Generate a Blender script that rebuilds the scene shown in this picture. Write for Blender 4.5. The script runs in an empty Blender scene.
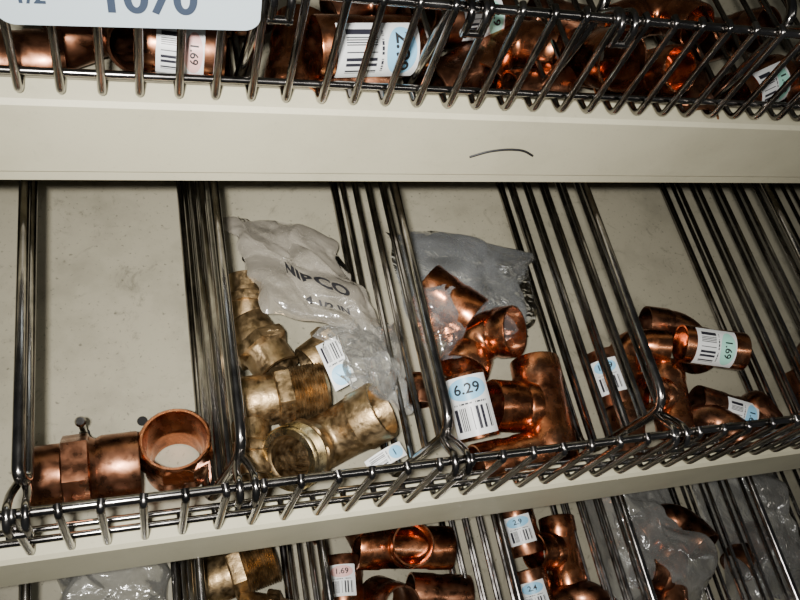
import bpy, bmesh, math, random
from mathutils import Vector, Matrix, noise
random.seed(7)
pi=math.pi
CAM=Vector((0,-.0925,.42))
# ------------------------------------------------------------ materials
def mat(name):
    m=bpy.data.materials.new(name); m.use_nodes=True
    nt=m.node_tree; b=nt.nodes['Principled BSDF']; return m,nt,b
def N(nt,t,**k):
    n=nt.nodes.new(t)
    for a,v in k.items():
        if a in n.inputs: n.inputs[a].default_value=v
        else: setattr(n,a,v)
    return n
def ramp(nt,src,stops):
    r=nt.nodes.new('ShaderNodeValToRGB'); nt.links.new(src,r.inputs[0])
    e=r.color_ramp.elements
    e[0].position=stops[0][0]; e[0].color=stops[0][1]
    e[1].position=stops[-1][0]; e[1].color=stops[-1][1]
    for p,c in stops[1:-1]:
        x=e.new(p); x.color=c
    return r
def g(v): return (v,v,v,1)
def metal(name,c1,c2,c3,rough,scale=60,metallic=1.0,bump=.05):
    m,nt,b=mat(name); tc=N(nt,'ShaderNodeTexCoord')
    oi=N(nt,'ShaderNodeObjectInfo')
    add=N(nt,'ShaderNodeVectorMath',operation='ADD')
    mul=N(nt,'ShaderNodeMath',operation='MULTIPLY'); mul.inputs[1].default_value=7.3
    nt.links.new(oi.outputs['Random'],mul.inputs[0])
    nt.links.new(tc.outputs['Object'],add.inputs[0]); nt.links.new(mul.outputs[0],add.inputs[1])
    n=N(nt,'ShaderNodeTexNoise',Scale=scale,Detail=5.0,Roughness=.6,Distortion=.8)
    nt.links.new(add.outputs[0],n.inputs['Vector'])
    r=ramp(nt,n.outputs[0],[(.3,c1),(.5,c2),(.72,c3)])
    nt.links.new(r.outputs[0],b.inputs['Base Color'])
    b.inputs['Metallic'].default_value=metallic
    n2=N(nt,'ShaderNodeTexNoise',Scale=scale*3,Detail=4.0)
    nt.links.new(add.outputs[0],n2.inputs['Vector'])
    rr=ramp(nt,n2.outputs[0],[(.3,g(rough*.7)),(.7,g(rough*1.5))])
    nt.links.new(rr.outputs[0],b.inputs['Roughness'])
    bp=N(nt,'ShaderNodeBump',Strength=bump,Distance=.001)
    nt.links.new(n2.outputs[0],bp.inputs['Height']); nt.links.new(bp.outputs[0],b.inputs['Normal'])
    return m
M_cu=metal('copper',(.20,.068,.030,1),(.50,.19,.088,1),(.72,.35,.19,1),.23)
M_cud=metal('aged_copper',(.10,.046,.026,1),(.27,.115,.062,1),(.46,.22,.125,1),.29)
M_br=metal('cast_bronze',(.17,.115,.055,1),(.33,.23,.12,1),(.48,.35,.20,1),.40,scale=90,bump=.35,metallic=1)
M_brm=metal('machined_brass',(.38,.27,.12,1),(.62,.48,.25,1),(.80,.68,.42,1),.24,scale=50)
M_st=metal('chrome_wire',(.13,.125,.12,1),(.27,.255,.24,1),(.46,.44,.42,1),.16,scale=40,bump=.02)

def shelfmat(name,base,dirt,amt):
    m,nt,b=mat(name); tc=N(nt,'ShaderNodeTexCoord')
    n=N(nt,'ShaderNodeTexNoise',Scale=14.0,Detail=8.0,Roughness=.65)
    nt.links.new(tc.outputs['Object'],n.inputs['Vector'])
    r=ramp(nt,n.outputs[0],[(.28,dirt),(.52,base),(.8,tuple(min(1,c*1.06) for c in base[:3])+(1,))])
    n2=N(nt,'ShaderNodeTexNoise',Scale=420.0,Detail=3.0)
    nt.links.new(tc.outputs['Object'],n2.inputs['Vector'])
    r2=ramp(nt,n2.outputs[0],[(.27,g(1-amt)),(.37,g(1.0))])
    n3=N(nt,'ShaderNodeTexNoise',Scale=38.0,Detail=8.0,Roughness=.75,Distortion=2.0)
    nt.links.new(tc.outputs['Object'],n3.inputs['Vector'])
    r3=ramp(nt,n3.outputs[0],[(.27,g(1-amt)),(.43,g(1.0))])
    mx=N(nt,'ShaderNodeMix',data_type='RGBA',blend_type='MULTIPLY'); mx.inputs[0].default_value=1
    nt.links.new(r.outputs[0],mx.inputs[6]); nt.links.new(r2.outputs[0],mx.inputs[7])
    mx2=N(nt,'ShaderNodeMix',data_type='RGBA',blend_type='MULTIPLY'); mx2.inputs[0].default_value=1
    nt.links.new(mx.outputs[2],mx2.inputs[6]); nt.links.new(r3.outputs[0],mx2.inputs[7])
    nt.links.new(mx2.outputs[2],b.inputs['Base Color'])
    b.inputs['Roughness'].default_value=.5; b.inputs['Specular IOR Level'].default_value=.3
    return m
M_lip=shelfmat('cream_painted_steel',(.60,.57,.41,1),(.52,.49,.35,1),.08)
M_deck=shelfmat('stained_shelf_paint',(.29,.27,.20,1),(.19,.178,.13,1),.5)
M_back=shelfmat('back_panel_paint',(.25,.24,.19,1),(.18,.17,.13,1),.2)
M_floor=shelfmat('floor_tile',(.3,.29,.27,1),(.2,.2,.19,1),.2)
def plain(name,c,r=.5,me=0):
    m,nt,b=mat(name); b.inputs['Base Color'].default_value=c; b.inputs['Roughness'].default_value=r; b.inputs['Metallic'].default_value=me; return m
M_ink=plain('black_ink',(.012,.012,.014,1),.6)
M_navy=plain('navy_ink',(.05,.07,.11,1),.5)
M_hole=plain('dark_hole',(.004,.004,.004,1),.9)
M_tag=plain('tag_plastic',(.62,.74,.80,1),.3)

def labelmat(name,accent):
    m,nt,b=mat(name); uv=N(nt,'ShaderNodeUVMap'); sp=N(nt,'ShaderNodeSeparateXYZ')
    nt.links.new(uv.outputs[0],sp.inputs[0])
    def mth(op,a,c=None):
        x=N(nt,'ShaderNodeMath',operation=op)
        for i,q in enumerate((a,c)):
            if q is None: continue
            if isinstance(q,(int,float)): x.inputs[i].default_value=q
            else: nt.links.new(q,x.inputs[i])
        return x.outputs[0]
    u,v=sp.outputs[0],sp.outputs[1]
    fl=mth('FLOOR',mth('MULTIPLY',v,52.0))
    wn=N(nt,'ShaderNodeTexWhiteNoise',noise_dimensions='1D'); nt.links.new(fl,wn.inputs['W'])
    bar=mth('GREATER_THAN',wn.outputs[0],.48)
    def rng(s,a,c): return mth('MULTIPLY',mth('GREATER_THAN',s,a),mth('LESS_THAN',s,c))
    bm_=mth('MULTIPLY',bar,mth('MULTIPLY',rng(u,.10,.48),rng(v,.12,.88)))
    wn2=N(nt,'ShaderNodeTexWhiteNoise',noise_dimensions='2D')
    cb=N(nt,'ShaderNodeCombineXYZ'); nt.links.new(mth('FLOOR',mth('MULTIPLY',u,34.0)),cb.inputs[0]); nt.links.new(mth('FLOOR',mth('MULTIPLY',v,60.0)),cb.inputs[1])
    nt.links.new(cb.outputs[0],wn2.inputs['Vector'])
    tx=mth('MULTIPLY',mth('GREATER_THAN',wn2.outputs[0],.5),mth('MULTIPLY',rng(u,.53,.56),rng(v,.15,.85)))
    blk=mth('MAXIMUM',bm_,tx)
    du=mth('DIVIDE',mth('SUBTRACT',u,.78),.19); dv=mth('DIVIDE',mth('SUBTRACT',v,.5),.42)
    el=mth('LESS_THAN',mth('ADD',mth('MULTIPLY',du,du),mth('MULTIPLY',dv,dv)),1.0)
    m1=N(nt,'ShaderNodeMix',data_type='RGBA'); m1.inputs[6].default_value=(.76,.78,.77,1); m1.inputs[7].default_value=accent
    nt.links.new(el,m1.inputs[0])
    m2=N(nt,'ShaderNodeMix',data_type='RGBA'); m2.inputs[7].default_value=(.02,.02,.03,1)
    nt.links.new(blk,m2.inputs[0]); nt.links.new(m1.outputs[2],m2.inputs[6])
    nt.links.new(m2.outputs[2],b.inputs['Base Color']); b.inputs['Roughness'].default_value=.4
    return m
M_lb=labelmat('price_label_blue',(.26,.58,.82,1))
M_lg=labelmat('price_label_green',(.38,.76,.62,1))
M_lr=labelmat('price_label_pink',(.78,.46,.42,1))

def bagmat(name,col,lo,hi,edge=.35):
    m=bpy.data.materials.new(name); m.use_nodes=True; nt=m.node_tree; b=nt.nodes['Principled BSDF']; out=nt.nodes['Material Output']
    b.inputs['Base Color'].default_value=col; b.inputs['Roughness'].default_value=.5
    b.inputs['Specular IOR Level'].default_value=.3
    tr=N(nt,'ShaderNodeBsdfTransparent'); tr.inputs[0].default_value=(.94,.94,.92,1)
    mx=N(nt,'ShaderNodeMixShader'); tc=N(nt,'ShaderNodeTexCoord')
    n=N(nt,'ShaderNodeTexNoise',Scale=22.0,Detail=3.0,Distortion=1.0); nt.links.new(tc.outputs['Object'],n.inputs['Vector'])
    lw=N(nt,'ShaderNodeLayerWeight',Blend=.30)
    r=ramp(nt,n.outputs[0],[(.35,g(lo)),(.7,g(hi))])
    ad=N(nt,'ShaderNodeMath',operation='MULTIPLY_ADD'); nt.links.new(lw.outputs['Facing'],ad.inputs[0]); ad.inputs[1].default_value=edge
    nt.links.new(r.outputs[0],ad.inputs[2]); ad.use_clamp=True
    nt.links.new(ad.outputs[0],mx.inputs[0]); nt.links.new(tr.outputs[0],mx.inputs[1]); nt.links.new(b.outputs[0],mx.inputs[2])
    gl=N(nt,'ShaderNodeBsdfGlossy',Roughness=.13); gl.inputs['Color'].default_value=(1,1,1,1)
    fr=N(nt,'ShaderNodeFresnel',IOR=1.5); fm=N(nt,'ShaderNodeMath',operation='MULTIPLY_ADD'); fm.inputs[1].default_value=1.0; fm.inputs[2].default_value=.05
    nt.links.new(fr.outputs[0],fm.inputs[0])
    mx3=N(nt,'ShaderNodeMixShader'); nt.links.new(fm.outputs[0],mx3.inputs[0]); nt.links.new(mx.outputs[0],mx3.inputs[1]); nt.links.new(gl.outputs[0],mx3.inputs[2])
    nt.links.new(mx3.outputs[0],out.inputs[0])
    bp=N(nt,'ShaderNodeBump',Strength=.45,Distance=.002); n4=N(nt,'ShaderNodeTexNoise',Scale=70.0,Detail=2.0,Distortion=2.5)
    nt.links.new(tc.outputs['Object'],n4.inputs['Vector']); nt.links.new(n4.outputs[0],bp.inputs['Height'])
    for q in (b,gl,fr,lw): nt.links.new(bp.outputs[0],q.inputs['Normal'])
    return m
M_bagw=bagmat('cloudy_polybag',(.36,.33,.27,1),.34,.58,.35)
M_bagd=bagmat('hazy_polybag',(.50,.50,.47,1),.12,.34,.35)
M_bagc=bagmat('clear_polybag',(.74,.78,.80,1),.02,.16,.35)

# ------------------------------------------------------------ geometry helpers
class G:
    def __init__(s): s.v=[];s.f=[];s.m=[];s.uv={}
    def ring(s,c,fx,fy,r,seg,shape='c'):
        st=len(s.v)
        for i in range(seg):
            a=2*pi*i/seg; rr=r
            if shape in('h','o'):
                k=6 if shape=='h' else 8
                w=2*pi/k; d=((a+w/2)%w)-w/2; rr=r*.93/ max(math.cos(d),.01); rr=min(rr,r*1.06)
            s.v.append(c+fx*math.cos(a)*rr+fy*math.sin(a)*rr)
        return st
    def bridge(s,a,b,seg,mi):
        for i in range(seg):
            j=(i+1)%seg; s.f.append((a+i,a+j,b+j,b+i)); s.m.append(mi)
def frames(pts):
    pts=[Vector(p) for p in pts]; n=len(pts); T=[]
    for i in range(n):
        t=Vector((0,0,0))
        if i<n-1: t+=(pts[i+1]-pts[i]).normalized()
        if i>0: t+=(pts[i]-pts[i-1]).normalized()
        T.append(t.normalized())
    ref=Vector((1,0,0)) if abs(T[0].x)<.9 else Vector((0,1,0))
    fx=(ref-T[0]*ref.dot(T[0])).normalized(); out=[]
    for t in T:
        fx=(fx-t*fx.dot(t)).normalized(); out.append((fx,t.cross(fx)))
    return pts,out
def tube(G_,pts,rad,wall=None,seg=28,mi=0,shapes=None,mi_in=None):
    pts,fr=frames(pts); n=len(pts)
    if not isinstance(rad,(list,tuple)): rad=[rad]*n
    if mi_in is None: mi_in=mi
    R=[G_.ring(pts[i],fr[i][0],fr[i][1],rad[i],seg,shapes[i] if shapes else 'c') for i in range(n)]
    for i in range(n-1): G_.bridge(R[i],R[i+1],seg,mi)
    if wall is None:
        G_.f.append(tuple(R[0]+i for i in reversed(range(seg)))); G_.m.append(mi)
        G_.f.append(tuple(R[-1]+i for i in range(seg))); G_.m.append(mi)
    else:
        w=wall if isinstance(wall,(list,tuple)) else [r-wall for r in rad]
        I=[G_.ring(pts[i],fr[i][0],fr[i][1],w[i],seg) for i in range(n)]
        for i in range(n-1): G_.bridge(I[i+1],I[i],seg,mi_in)
        G_.bridge(R[-1],I[-1],seg,mi); G_.bridge(I[0],R[0],seg,mi)
def fillet(pts,r,n=6):
    pts=[Vector(p) for p in pts]; out=[pts[0]]
    for i in range(1,len(pts)-1):
        a,b,c=pts[i-1],pts[i],pts[i+1]; d=min(r,(a-b).length*.49,(c-b).length*.49)
        p0=b+(a-b).normalized()*d; p1=b+(c-b).normalized()*d
        for k in range(n+1):
            t=k/n; out.append(p0*(1-t)**2+b*2*t*(1-t)+p1*t*t)
    out.append(pts[-1]); return out
def rod(G_,pts,r,fil=0,seg=10,mi=0):
    if fil: pts=fillet(pts,fil)
    tube(G_,pts,r,seg=seg,mi=mi)
def mkobj(name,G_,mats,matrix=None,smooth=True,sharp=38):
    me=bpy.data.meshes.new(name+'_mesh')
    me.from_pydata([tuple(v) for v in G_.v],[],G_.f)
    for m in mats: me.materials.append(m)
    for p,mi in zip(me.polygons,G_.m): p.material_index=mi
    if G_.uv:
        uvl=me.uv_layers.new(name='UVMap')
        for p in me.polygons:
            for li in p.loop_indices:
                vi=me.loops[li].vertex_index
                if vi in G_.uv: uvl.data[li].uv=G_.uv[vi]
    bm=bmesh.new(); bm.from_mesh(me)
    for f in bm.faces: f.smooth=smooth
    for e in bm.edges:
        if len(e.link_faces)==2 and e.calc_face_angle(0)>math.radians(sharp): e.smooth=False
    bm.to_mesh(me); bm.free(); me.update()
    o=bpy.data.objects.new(name,me); bpy.context.scene.collection.objects.link(o)
    if matrix is not None: o.matrix_world=matrix
    return o
def textmesh(s,size,bold=.012):
    c=bpy.data.curves.new('txt','FONT'); c.body=s; c.size=size; c.align_x='CENTER'; c.align_y='CENTER'; c.offset=size*bold
    o=bpy.data.objects.new('txt',c); bpy.context.scene.collection.objects.link(o)
    dg=bpy.context.evaluated_depsgraph_get(); me=o.evaluated_get(dg).to_mesh()
    vs=[v.co.copy() for v in me.vertices]; fs=[tuple(p.vertices) for p in me.polygons]
    o.evaluated_get(dg).to_mesh_clear(); bpy.data.objects.remove(o); return vs,fs
def add_label(G_,r,zc,L,ang0,arc,mi,price=None,mi_ink=2):
    rr=r+.0004; nu,nv=2,14; st=len(G_.v)
    for i in range(nu+1):
        for j in range(nv+1):
            a=ang0+(j/nv-.5)*arc; z=zc+(i/nu-.5)*L
            G_.v.append(Vector((math.cos(a)*rr,math.sin(a)*rr,z))); G_.uv[len(G_.v)-1]=(i/nu,j/nv)
    for i in range(nu):
        for j in range(nv):
            a=st+i*(nv+1)+j; G_.f.append((a,a+1,a+nv+2,a+nv+1)); G_.m.append(mi)
    if price:
        vs,fs=textmesh(price,L*.27,.02); st=len(G_.v)
        for p in vs:
            z=zc+(.28*L)+p.y*.9; a=ang0+p.x/rr
            G_.v.append(Vector((math.cos(a)*(rr+.0003),math.sin(a)*(rr+.0003),z)))
        for f in fs: G_.f.append(tuple(st+i for i in f)); G_.m.append(mi_ink)
def orient(axis,ref):
    z=Vector(axis).normalized(); x=Vector(ref); x=(x-z*x.dot(z)).normalized(); y=z.cross(x)
    return Matrix((x,y,z)).transposed().to_4x4()
def place(name,G_,mats,loc,axis,ref,floor,label=None):
    """loc=(x,y) of local origin; lowest vertex rests at height `floor`"""
    M=orient(axis,ref); R=M.to_3x3()
    if label:
        world=Vector((loc[0],loc[1],floor+.02))
        d=(Vector((0,-.09,.42))-world); d.normalize(); d=(d+Vector(label[6] if len(label)>6 else (0,0,0)))
        l=R.inverted()@d; a=math.atan2(l.y,l.x)
        add_label(G_,label[0],label[1],label[2],a,label[3],label[4],label[5])
    mz=min((R@v).z for v in G_.v)
    M.translation=Vector((loc[0],loc[1],floor-mz+.0002))
    return mkobj(name,G_,mats,M)
CM=[M_cu,M_lb,M_ink,M_lg,M_lr,M_cud]
DM=[M_cud,M_lb,M_ink,M_lg,M_lr,M_cu]

def coupling(r,L,reducer=1.0):
    g_=G(); w=.0011; h=L/2; r2=r*reducer
    zs=[-h,-h+.0006,-.12*L,-.06*L,.06*L,.12*L,h-.0006,h]
    rs=[r*.985,r,r,r*.955,r2*.955,r2,r2,r2*.985]
    tube(g_,[(0,0,z) for z in zs],rs,wall=[q-w for q in rs],seg=36); return g_
def elbow(r,s=None,b=None,ang=90):
    g_=G(); s=s or r*1.5; b=b or r*1.15; A=math.radians(ang); w=.0011
    P=[];Rr=[]
    def ap(p,q): P.append(Vector(p)); Rr.append(q)
    ap((-b,0,-s),r*.985); ap((-b,0,-s+.0006),r); ap((-b,0,-.0022),r); ap((-b,0,0),r*.93)
    n=14
    for i in range(1,n):
        t=A*i/n; ap((-b*math.cos(t),0,b*math.sin(t)),r*.93)
    e=Vector((-b*math.cos(A),0,b*math.sin(A))); d=Vector((math.sin(A),0,math.cos(A)))
    ap(e,r*.93); ap(e+d*.0022,r); ap(e+d*(s-.0006),r); ap(e+d*s,r*.985)
    off=Vector((-b*.3,0,b*.3))
    P=[p-off for p in P]
    tube(g_,P,Rr,wall=[q-w for q in Rr],seg=36); return g_
def tee(r,L,B,rb=None):
    g_=G(); rb=rb or r; h=L/2; w=.0011; k=.52
    zs=[-h,-h+.0006,-h*k-.001,-h*k+.001,h*k-.001,h*k+.001,h-.0006,h]
    rs=[r*.985,r,r,r*.95,r*.95,r,r,r*.985]
    tube(g_,[(0,0,z) for z in zs],rs,wall=[q-w for q in rs],seg=36)
    xs=[r*.55,r*.93,r*1.05,r*1.2,B-.0006,B]
    rr=[rb*1.0,rb*1.02,rb*.95,rb,rb,rb*.985]
    tube(g_,[(x,0,0) for x in xs],rr,wall=[q-w for q in rr],seg=36)
    return g_
def cap(r,L):
    g_=G(); w=.0012
    zs=[0,.0006,L*.6,L*.8,L*.93,L]; rs=[r*.98,r,r,r*.95,r*.75,r*.3]
    tube(g_,[(0,0,z) for z in zs],rs,wall=[q-w for q in rs[:-1]]+[.001]); return g_

# ------------------------------------------------------------ shelving
X0,X1=-.26,.78
def shelf(name,yf,zd,liph):
    g_=G()
    def ext(prof,mi,x0=X0,x1=X1):
        st=len(g_.v); n=len(prof)
        for x in (x0,x1):
            for y,z in prof: g_.v.append(Vector((x,yf+y,zd+z)))
        for i in range(n):
            j=(i+1)%n; g_.f.append((st+i,st+j,st+n+j,st+n+i)); g_.m.append(mi)
        g_.f.append(tuple(st+i for i in reversed(range(n)))); g_.m.append(mi)
        g_.f.append(tuple(st+n+i for i in range(n))); g_.m.append(mi)
    yb=.52-yf
    ext([(.010,0),(yb,0),(yb,-.004),(.010,-.004)],1)
    t=.02; b=.02-liph
    ext([(.011,-.001),(.011,t-.0015),(.0095,t),(-.003,t),(-.005,t-.002),(-.005,b+.010),(-.0038,b+.008),(-.0038,b+.002),(-.002,b),(.020,b),(.020,b+.0015),(.0,b+.0015),(.0,-.001)],0)
    return mkobj(name,g_,[M_lip,M_deck,M_hole],smooth=False)
def holes(g_,pts,z,r=.0028):
    for x,y in pts:
        st=len(g_.v)
        for i in range(14):
            a=2*pi*i/14; g_.v.append(Vector((x+r*math.cos(a),y+r*math.sin(a),z)))
        g_.f.append(tuple(st+i for i in range(14))); g_.m.append(0)
shelf('store_shelf',0,0,.058)
shelf('store_shelf',.153,.135,.055)
shelf('store_shelf',-.153,-.135,.058)
hg=G(); holes(hg,[(-.026,.061),(.003,.065),(.032,.065)],.0004)
ho=mkobj('shelf_peg_holes',hg,[M_hole],smooth=False)
ho.parent=bpy.data.objects['store_shelf']

def fence(name,yf,zl,x0,x1,h,pitch,ph):
    g_=G(); zt=zl+h
    rod(g_,[(x0,yf+.001,zt),(x1,yf+.001,zt)],.0021,seg=14)
    rod(g_,[(x0,yf+.0015,zl+.011),(x1,yf+.0015,zl+.011)],.0017)
    rod(g_,[(x0,yf+.0085,zl+.0022),(x1,yf+.0085,zl+.0022)],.0017)
    x=x0+ph
    while x<x1:
        j=random.uniform(-.0006,.0006)
        rod(g_,[(x,yf+.002,zt+.0034),(x+j,yf-.0022,zt+.0030),(x+j,yf-.0024,zl+.0025),(x,yf+.009,zl+.0018)],.00175,fil=.005,seg=10)
        x+=pitch
    return mkobj(name,g_,[M_st])
fence('wire_basket_front',0,.02,X0+.01,X1-.01,.060,.0165,.004)
fence('wire_basket_front',.153,.155,X0+.01,X1-.01,.060,.0155,.010)
fence('wire_basket_front',-.153,-.115,X0+.01,X1-.01,.060,.0165,.008)

def divider(xt,yf,zd,n=8,zt=.080,lean=.14,zlow=.0035):
    g_=G(); H=zt; zt+=zd; yb=.50; zb=zd+zlow; x=xt-lean*H
    def X(z): return x+lean*(z-zd)
    rod(g_,[(X(zt),yb,zt),(X(zt),yf+.016,zt),(X(zb),yf+.016,zb),(X(zb),yb,zb)],.0026,fil=.014,seg=14)
    for k in range(1,n):
        z=zb+(zt-zb)*k/n; off=.0016*(1 if k%2 else -1)
        rod(g_,[(X(z)+off,yf+.0165+.0005,z),(X(z)+off,yb,z)],.00145,seg=8)
    rod(g_,[(X(zt)+.0028,.45,zt),(X(zb)+.0028,.45,zb)],.0015,seg=8)
    for s in (-1,1):
        xx=X(zt)+s*.0034
        rod(g_,[(X(zt)+s*.001,yf+.018,zt-.012),(xx,yf+.010,zt-.004),(xx,yf+.002,zt+.0045),(xx,yf-.0050,zt+.0015),(xx,yf-.0050,zt-.010)],.0018,fil=.004,seg=10)
    rod(g_,[(X(zt)-.005,yf-.0052,zt-.0085),(X(zt)+.005,yf-.0052,zt-.0085)],.0017,seg=10)
    return mkobj('wire_shelf_divider',g_,[M_st])
divider(-.0465,0,0,1,lean=-.25,zlow=.071)
for x,n in [(.044,8),(.1445,9),(.270,10),(.412,10),(.52,9),(.63,8)]: divider(x,0,0,n)
for x in (-.06,.030,.102,.22,.313,.424,.52): divider(x,-.153,-.135,8)
for x in (-.07,.060,.142,.215,.325,.43): divider(x,.153,.135,7)

# ------------------------------------------------------------ compartment A
g_=G()
sp=[(0,.0145,'c'),(.0008,.0150,'c'),(.014,.0150,'c'),(.0142,.0170,'h'),(.0150,.0184,'h'),(.0265,.0184,'h'),(.0273,.0170,'h'),(.0275,.0165,'c'),(.0300,.0152,'c'),(.033,.0164,'c'),(.049,.0164,'c'),(.050,.0161,'c')]
tube(g_,[(0,0,a-.025) for a,b,c in sp],[b for a,b,c in sp],wall=[.0125]*7+[.0142]*5,shapes=[c for a,b,c in sp],seg=48)
place('copper_union_adapter',g_,DM,(-.0245,.0355),(1,.03,0),(0,0,1),0)

g_=G()
k=1.10
sp=[(0,.0150,'c'),(.0005,.0156,'c'),(.010,.0156,'c'),(.0125,.0165,'o'),(.0140,.0180,'o'),(.022,.0180,'o'),(.0250,.0174,'o'),(.0262,.0166,'c'),(.0270,.0158,'c')]
tube(g_,[(0,0,a*k) for a,b,c in sp],[b*k*.97 for a,b,c in sp],wall=[q*k*.97 for q in (.0118,.0118,.0120,.0122,.0128,.0138,.0143,.0145,.0147)],shapes=[c for a,b,c in sp],seg=48)
place('copper_female_adapter',g_,CM,(.0195,.0375),(-.06,.16,1),(1,0,0),0)

g_=G()
rod(g_,[(0,0,0),(0,0,.028)],.0018,seg=12); tube(g_,[(0,0,.028),(0,0,.0295),(0,0,.031)],[.0024,.0028,.0020],seg=12)
place('steel_peg',g_,[M_st],(-.026,.061),(0,-.15,1),(1,0,0),0)

# ------------------------------------------------------------ compartment B (bronze)
BM=[M_br,M_brm,M_ink]
def bronze_elbow():
    g_=G(); b=.018; A=math.radians(80)
    P=[];R=[];S=[];I=[]
    def ap(p,r,i,s='c'): P.append(Vector(p));R.append(r);S.append(s);I.append(i)
    s=.020
    ap((-b,0,-s),.0160,.0128); ap((-b,0,-s+.0008),.0170,.0126)
    for k in range(5):
        z=-s+.0018+k*.0019
        ap((-b,0,z),.0174,.0116); ap((-b,0,z+.0008),.0162,.0116)
    ap((-b,0,-s+.0120),.0165,.0108); ap((-b,0,-s+.0125),.0180,.0108,'o'); ap((-b,0,-s+.0175),.0180,.0108,'o'); ap((-b,0,-s+.0185),.0160,.0105)
    ap((-b,0,0),.0150,.0105)
    n=10
    for i in range(1,n+1):
        t=A*i/n; ap((-b*math.cos(t),0,b*math.sin(t)),.0150,.0105)
    e=P[-1]; d=Vector((math.sin(A),0,math.cos(A)))
    ap(e+d*.004,.0152,.0108); ap(e+d*.010,.0158,.0118);ap(e+d*.0105,.0166,.0120); ap(e+d*.024,.0166,.0142); ap(e+d*.025,.0160,.0144)
    off=Vector((-b*.5,0,b*.4)); P=[p-off for p in P]
    tube(g_,P,R,wall=I,shapes=S,seg=40)
    for i in range(40*11): g_.m[i]=1
    for i in range(80): g_.m[-1-i]=1
    return g_
place('bronze_elbow_fitting',bronze_elbow(),BM,(.0970,.0370),(.66,.38,-.58),(.86,.22,.62),0)
def bronze_adapter(thread=True,r=.0135,L=.045):
    g_=G(); P=[];R=[];S=[]
    def ap(z,q,s='c'): P.append((0,0,z-L/2));R.append(q);S.append(s)
    ap(0,r*.97);ap(.001,r);ap(L*.38,r);ap(L*.39,r*1.14,'h');ap(L*.41,r*1.18,'h');ap(L*.56,r*1.18,'h');ap(L*.58,r*1.10,'h')
    if thread:
        k=L*.6
        while k<L-.0015:
            ap(k,r*.98);ap(k+.0008,r*1.08);k+=.0016
        ap(L,r*.95)
    else:
        ap(L*.62,r*.95);ap(L,r*.95)
    tube(g_,P,R,wall=[r*.78]*len(P),shapes=S,seg=36)
    return g_
place('bronze_male_adapter',bronze_adapter(True,.0145,.047),BM,(.078,.066),(1,.08,.05),(0,0,1),0)
place('bronze_coupling_fitting',bronze_adapter(False,.0135,.036),BM,(.069,.096),(.45,-1,.15),(1,0,.2),0)
place('bronze_coupling_fitting',bronze_adapter(False,.0115,.030),BM,(.064,.128),(.05,1,.1),(1,0,.2),0)
place('bronze_coupling_fitting',bronze_adapter(False,.0110,.030),BM,(.0575,.038),(.05,1,.0),(1,0,.2),0)
place('bronze_coupling_fitting',bronze_adapter(False,.0125,.036),BM,(.110,.094),(.8,.5,.1),(0,0,1),0)

def flatlabel(name,c,u,v,m,text=None):
    g_=G(); c=Vector(c);u=Vector(u);v=Vector(v); n=u.cross(v).normalized()
    k=8
    for i in range(k+1):
        for j in range(3):
            a=i/k-.5;b=j/2-.5; g_.v.append(c+u*a+v*b+n*(-.004*a*a*4)); g_.uv[len(g_.v)-1]=(i/k,j/2)
    for i in range(k):
        for j in range(2):
            q=i*3+j; g_.f.append((q,q+3,q+4,q+1)); g_.m.append(0)
    if text:
        vs,fs=textmesh(text,v.length*.6); st=len(g_.v)
        for p in vs:
            a=.24+p.x/u.length; g_.v.append(c+u*a+v*(p.y/v.length)+n*(.0005-.004*a*a*4))
        for f in fs: g_.f.append(tuple(st+i for i in f)); g_.m.append(1)
    return mkobj(name,g_,[m,M_ink])

# ------------------------------------------------------------ plastic bags
def bag(name,c00,c10,c11,c01,h,seed,m,n=56,crump=.008,base=0,printing=None,ragged=.10,freq=1.0):
    """four corners; two film layers, puffed and creased"""
    g_=G(); c=[Vector((q[0],q[1],q[2] if len(q)>2 else base)) for q in (c00,c10,c11,c01)]
    def P(u,v,side):
        p=c[0]*(1-u)*(1-v)+c[1]*u*(1-v)+c[2]*u*v+c[3]*(1-u)*v
        e=max(0,16*u*(1-u)*v*(1-v))**.45
        q=Vector((u*2.2+seed,v*2.2,side*4.3))*freq
        q=q+noise.noise_vector(q*1.3)*.35
        d1,_=noise.voronoi(q*1.0); d2,_=noise.voronoi(q*2.3+Vector((5,2,1)))
        cr=(d1[1]-d1[0])*.75+(d2[1]-d2[0])*.25
        s=noise.noise_vector(q*.9)*ragged*.10+noise.noise_vector(q*2.2)*ragged*.05
        if side: z=h*e*(.6+.4*noise.noise(Vector((u*2+seed,v*2,0))))+crump*cr*(.35+e)
        else: z=.001+crump*.15*abs(cr)
        p=p+Vector((s.x,s.y,0)); p.z+=max(z,.0008); return p
    for side in (1,0):
        st=len(g_.v)
        for i in range(n+1):
            for j in range(n+1): g_.v.append(P(i/n,j/n,side))
        for i in range(n):
            for j in range(n):
                a=st+i*(n+1)+j; g_.f.append((a,a+n+1,a+n+2,a+1) if side else (a,a+1,a+n+2,a+n+1)); g_.m.append(0)
    if printing:
        for txt,uc,vc,sz,rot in printing:
            vs,fs=textmesh(txt,sz,.04); st=len(g_.v)
            du=(c[1]-c[0]).length; dv=(c[3]-c[0]).length
            for p in vs:
                x=p.x*math.cos(rot)-p.y*math.sin(rot); y=p.x*math.sin(rot)+p.y*math.cos(rot)
                q=P(uc+x/du,vc+y/dv,1); q.z+=.0014; g_.v.append(q)
            for f in fs: g_.f.append(tuple(st+i for i in f)); g_.m.append(1)
    return mkobj(name,g_,[m,M_ink],sharp=80)
bag('plastic_parts_bag',(.074,.112,.030),(.144,.086,.028),(.118,.172,.014),(.056,.193,.010),.014,1.3,M_bagw,crump=.013,printing=[('NIBCO',.52,.34,.0105,-.2),('4 1/2 IN',.52,.15,.0060,-.2)])
bag('plastic_parts_bag',(.112,.054,.034),(.146,.050,.030),(.148,.104,.022),(.104,.100,.028),.014,4.7,M_bagd,crump=.016)
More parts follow.
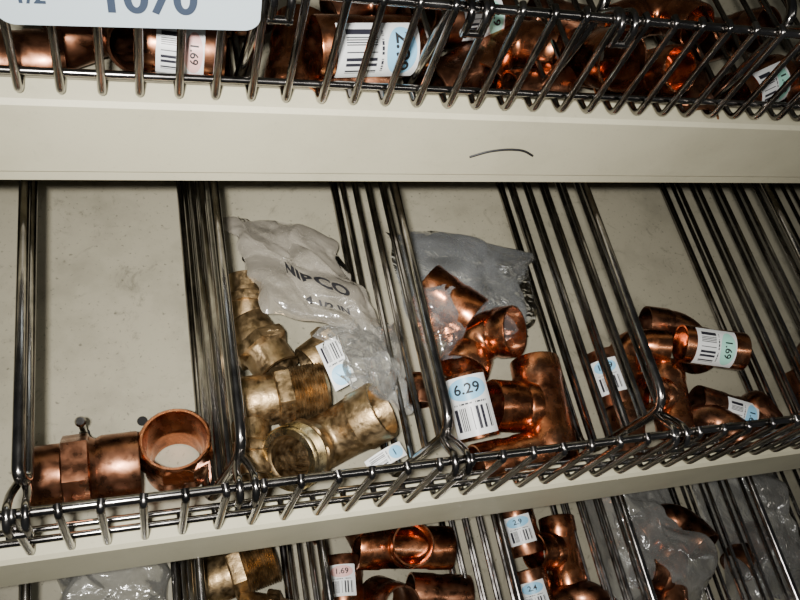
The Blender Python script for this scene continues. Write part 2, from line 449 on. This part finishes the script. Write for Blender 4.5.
bag('plastic_parts_bag',(.158,.082,.022),(.236,.088,.020),(.264,.162,.008),(.162,.176,.008),.022,8.1,M_bagc,crump=.016)
flatlabel('printed_bag_label',(.1055,.077,.0345),(.007,-.028,.000),(.012,.004,.004),M_lb)

# ------------------------------------------------------------ compartment C (copper)
place('copper_coupling',coupling(.0155,.038),CM,(.189,.118),(.65,-.75,.1),(0,0,1),.002,None)
place('copper_elbow',elbow(.0158,.013,.015),CM,(.203,.084),(.50,.80,-.05),(.62,-.24,.74),0)
place('copper_tee',tee(.0155,.062,.036),CM,(.234,.044),(-.10,-1,.0),(-1,.1,.12),0)
place('copper_coupling',coupling(.0130,.046),CM,(.205,.0165),(1,.10,0),(0,0,1),0)
place('copper_coupling',coupling(.0120,.038),CM,(.1825,.046),(-.12,1,.25),(1,0,0),.010,(.0120,0,.034,2.4,1,'6.29'))
place('copper_cap',cap(.0085,.020),DM,(.158,.056),(.1,1,.1),(1,0,0),0)

# ------------------------------------------------------------ compartment D
place('copper_coupling',coupling(.0115,.036),DM,(.288,.060),(-.1,1,.1),(1,0,0),0,(.0115,0,.022,1.5,1,'1.69'))
place('copper_elbow',elbow(.0115,.016),CM,(.312,.072),(.3,.9,.1),(.9,-.2,.3),0)
place('copper_coupling',coupling(.0118,.038),DM,(.288,.024),(.3,1,.0),(1,0,0),0,None)
place('copper_elbow',elbow(.0120,.017),DM,(.349,.084),(1,-.25,.10),(-.1,-.9,.25),0,)
place('copper_coupling',coupling(.0125,.042),CM,(.357,.0675),(1,-.30,.15),(0,0,1),.018,(.0125,-.002,.026,2.2,3,'1.69'))
place('copper_tee',tee(.0125,.048,.027),CM,(.328,.042),(.2,1,.0),(-1,.2,.3),0)
place('copper_coupling',coupling(.0120,.046),DM,(.368,.030),(.9,-.35,.0),(0,0,1),0,(.0120,.004,.022,1.8,1,'1.69'))
place('copper_cap',cap(.0120,.024),DM,(.396,.018),(-.5,.7,.2),(1,0,0),0)
place('copper_elbow',elbow(.0115,.016),DM,(.345,.018),(.9,.5,.1),(.3,-.9,.3),0)
place('copper_tee',tee(.0115,.044,.025),DM,(.440,.030),(.1,1,0),(1,.1,.2),0)
place('copper_elbow',elbow(.0115,.016),DM,(.465,.060),(.4,.8,.1),(.9,-.2,.3),0)
flatlabel('price_sticker',(.124,.020,.034),(.020,.008,.004),(-.003,.008,.0),M_lb,'1')

# ------------------------------------------------------------ upper basket
U=.135
ups=[
('copper_coupling',coupling(.0135,.036),DM,(-.040,.176),(1,.1,0),(0,0,1),0,None),
('copper_elbow',elbow(.0130,.017),DM,(-.006,.186),(.9,.3,.2),(.1,-.9,.4),0,None),
('copper_coupling',coupling(.0135,.038),DM,(.026,.178),(1,-.1,0),(0,0,1),.012,(.0135,0,.020,1.6,4,'1.69',(0,-.3,0))),
('copper_coupling',coupling(.0140,.042),CM,(.080,.182),(.25,1,.2),(1,0,0),0,None),
('copper_coupling',coupling(.0145,.054),CM,(.112,.180),(1,.10,.0),(0,0,1),.016,(.0145,0,.040,1.9,1,'2.99',(0,-.3,0))),
('copper_coupling',coupling(.0130,.040),DM,(.105,.176),(1,-.1,0),(0,0,1),0,None),
('copper_coupling',coupling(.0130,.036),DM,(.162,.180),(.8,.5,0),(0,0,1),0,None),
('copper_elbow',elbow(.0130,.018),CM,(.196,.192),(.5,.8,.1),(.9,-.5,.4),0,None),
('copper_coupling',coupling(.0125,.036),DM,(.208,.174),(1,.2,0),(0,0,1),0,None),
('copper_coupling',coupling(.0160,.034),CM,(.243,.184),(.10,-.75,.65),(1,0,0),.006,None),
('copper_tee',tee(.0130,.050,.028),CM,(.280,.190),(1,.3,0),(.2,-.6,.8),0,None),
('copper_coupling',coupling(.0130,.036),DM,(.305,.172),(.2,1,.0),(1,0,0),0,None),
('copper_coupling',coupling(.0140,.042),CM,(.355,.182),(1,.4,.1),(0,0,1),0,(.0140,0,.026,1.8,3,'1.89',(0,-.3,0))),
('copper_elbow',elbow(.0130,.017),DM,(.392,.180),(.9,.3,.2),(.1,-.9,.4),0,None),
('copper_elbow',elbow(.0130,.017),DM,(.125,.215),(.9,.3,.2),(.1,-.9,.4),0,None),
('copper_coupling',coupling(.0135,.040),DM,(.176,.212),(1,.2,.0),(0,0,1),.01,(.0135,0,.024,1.6,3,'2.9')),
('copper_coupling',coupling(.0135,.040),DM,(.240,.225),(1,-.2,.0),(0,0,1),0,None),
('copper_elbow',elbow(.0130,.017),CM,(.300,.226),(.9,.3,.2),(.1,-.9,.4),0,None),
('copper_tee',tee(.0130,.050,.028),DM,(.360,.228),(1,.3,0),(.2,-.6,.8),0,None),
('copper_tee',tee(.0130,.050,.028),DM,(.045,.215),(1,.3,0),(.2,-.6,.8),0,None),
]
for nm,gg,mm,loc,ax,rf,dz,lb in ups: place(nm,gg,mm,loc,ax,rf,U+dz,lb)

# big price tag clipped on the upper basket
g_=G(); n=8; pr=[]
w_,h_,r_=.046,.022,.006
for cx,cz,a0 in ((w_-r_,-h_+r_,-pi/2),(w_-r_,h_-r_,0),(-w_+r_,h_-r_,pi/2),(-w_+r_,-h_+r_,pi)):
    for k in range(n+1):
        a=a0+k/n*pi/2; pr.append((cx+r_*math.cos(a),cz+r_*math.sin(a)))
for y in (-.0006,.0006):
    for x,z in pr: g_.v.append(Vector((x,y,z)))
m_=len(pr)
g_.f.append(tuple(range(m_)));g_.m.append(0); g_.f.append(tuple(m_+i for i in reversed(range(m_))));g_.m.append(0)
for i in range(m_):
    j=(i+1)%m_; g_.f.append((i,m_+i,m_+j,j)); g_.m.append(0)
for txt,cx,cz,sz in (('1070',.0055,-.0085,.0195),('1/2',-.034,-.009,.009),('IN',-.034,.004,.007)):
    vs,fs=textmesh(txt,sz,.03); st=len(g_.v)
    for p in vs: g_.v.append(Vector((p.x*.88+cx,-.0010,p.y+cz)))
    for f in fs: g_.f.append(tuple(st+i for i in f)); g_.m.append(1)
mkobj('price_tag',g_,[M_tag,M_navy],Matrix.Translation((.0050,.1455,.2225))@Matrix.Rotation(math.radians(-3),4,'Y'),smooth=False)

g_=G(); rod(g_,[(.171,.1478,.1250),(.180,.1478,.1298),(.190,.1478,.1318),(.200,.1478,.1313),(.2075,.1478,.1268)],.0007,fil=.004,seg=6)
mkobj('marker_scribble',g_,[M_ink])

# ------------------------------------------------------------ lower shelf content
Lo=-.135
lows=[
('copper_tee',tee(.0145,.066,.024),CM,(.168,-.004),(1,-.15,.0),(-.1,-.1,1),.016,None),
('copper_coupling',coupling(.0145,.036),DM,(.153,-.036),(.2,-.4,1),(1,0,0),0,None),
('copper_coupling',coupling(.0140,.042),DM,(.192,-.036),(1,-.2,0),(0,0,1),0,None),
('copper_elbow',elbow(.0140,.018),DM,(.130,.020),(.9,.3,.2),(.1,-.9,.4),0,None),
('copper_coupling',coupling(.0140,.034),DM,(.126,-.018),(.1,1,.0),(1,0,0),0,(.0140,0,.020,1.3,4,'1.69')),
('bronze_male_adapter',bronze_adapter(True,.0150,.050),BM,(.058,.000),(1,.2,.1),(0,0,1),0,None),
('bronze_coupling_fitting',bronze_adapter(False,.0150,.045),BM,(.075,-.033),(.9,-.3,.0),(0,0,1),0,None),
('copper_coupling',coupling(.0135,.036),DM,(.264,-.002),(-.1,1,.1),(1,0,0),0,(.0135,0,.020,1.5,1,'2.9')),
('copper_tee',tee(.0135,.050,.028),CM,(.294,-.022),(.1,1,.0),(-1,.2,.3),0,None),
('copper_coupling',coupling(.0135,.036),DM,(.262,-.048),(-.1,1,.1),(1,0,0),0,(.0135,0,.020,1.4,1,'2.4')),
('copper_elbow',elbow(.0135,.017),DM,(.292,-.064),(.9,.3,.2),(.1,-.9,.4),0,None),
('copper_elbow',elbow(.0140,.018),DM,(.385,-.022),(.9,.3,.2),(.1,-.9,.4),0,None),
('copper_tee',tee(.0140,.050,.028),DM,(.375,-.055),(.4,1,.0),(-1,.2,.3),0,None),
('copper_coupling',coupling(.0135,.040),DM,(.455,-.045),(.8,.5,.0),(0,0,1),0,None),
]
for nm,gg,mm,loc,ax,rf,dz,lb in lows: place(nm,gg,mm,loc,ax,rf,Lo+dz,lb)
bag('plastic_parts_bag',(-.050,-.035,Lo),(.012,-.040,Lo),(.014,.034,Lo),(-.048,.036,Lo),.030,2.2,M_bagd)
bag('plastic_parts_bag',(.328,-.070,Lo),(.408,-.075,Lo),(.405,.025,Lo),(.328,.028,Lo),.066,3.9,M_bagd,crump=.020)
bag('plastic_parts_bag',(.435,-.080,Lo),(.510,-.085,Lo),(.512,.020,Lo),(.435,.020,Lo),.045,6.2,M_bagd,crump=.018)

# ------------------------------------------------------------ room
def box(name,lo,hi,m):
    g_=G(); x0,y0,z0=lo;x1,y1,z1=hi
    g_.v=[Vector(p) for p in((x0,y0,z0),(x1,y0,z0),(x1,y1,z0),(x0,y1,z0),(x0,y0,z1),(x1,y0,z1),(x1,y1,z1),(x0,y1,z1))]
    g_.f=[(0,3,2,1),(4,5,6,7),(0,1,5,4),(1,2,6,5),(2,3,7,6),(3,0,4,7)]; g_.m=[0]*6
    return mkobj(name,g_,[m],smooth=False)
box('wall_back',(-1.2,.521,-.7),(1.8,.56,1.2),M_back)
box('floor',(-1.2,-1.6,-.74),(1.8,.56,-.70),M_floor)

# ------------------------------------------------------------ lights
def area(name,loc,target,size,sy,power,col,spread=180):
    l=bpy.data.lights.new(name,'AREA'); l.shape='RECTANGLE'; l.size=size; l.size_y=sy; l.energy=power; l.color=col; l.spread=math.radians(spread)
    o=bpy.data.objects.new(name,l); bpy.context.scene.collection.objects.link(o); o.location=loc
    o.rotation_euler=(Vector(target)-Vector(loc)).to_track_quat('-Z','Y').to_euler(); return o
area('camera_flash',(-.030,-.100,.465),(.090,.110,.055),.024,.014,1.5,(1,.965,.915),90)
area('ceiling_tube',(.3,-.9,1.7),(.2,.1,0),2.2,.12,6,(1,.98,.93))
w=bpy.data.worlds.new('store_ambient'); bpy.context.scene.world=w; w.use_nodes=True
w.node_tree.nodes['Background'].inputs[0].default_value=(.55,.57,.6,1); w.node_tree.nodes['Background'].inputs[1].default_value=.07

# ------------------------------------------------------------ camera
cd=bpy.data.cameras.new('camera'); cam=bpy.data.objects.new('camera',cd); bpy.context.scene.collection.objects.link(cam)
Xv=Vector((.944,.0455,-.326)).normalized(); Yv=Vector((-.196,.874,-.445)); Yv=(Yv-Xv*Xv.dot(Yv)).normalized(); Zv=Xv.cross(Yv)
M=Matrix((Xv,Yv,Zv)).to_4x4(); M.translation=CAM; cam.matrix_world=M
cd.sensor_width=36; cd.lens=35.1; cd.clip_start=.01
bpy.context.scene.camera=cam
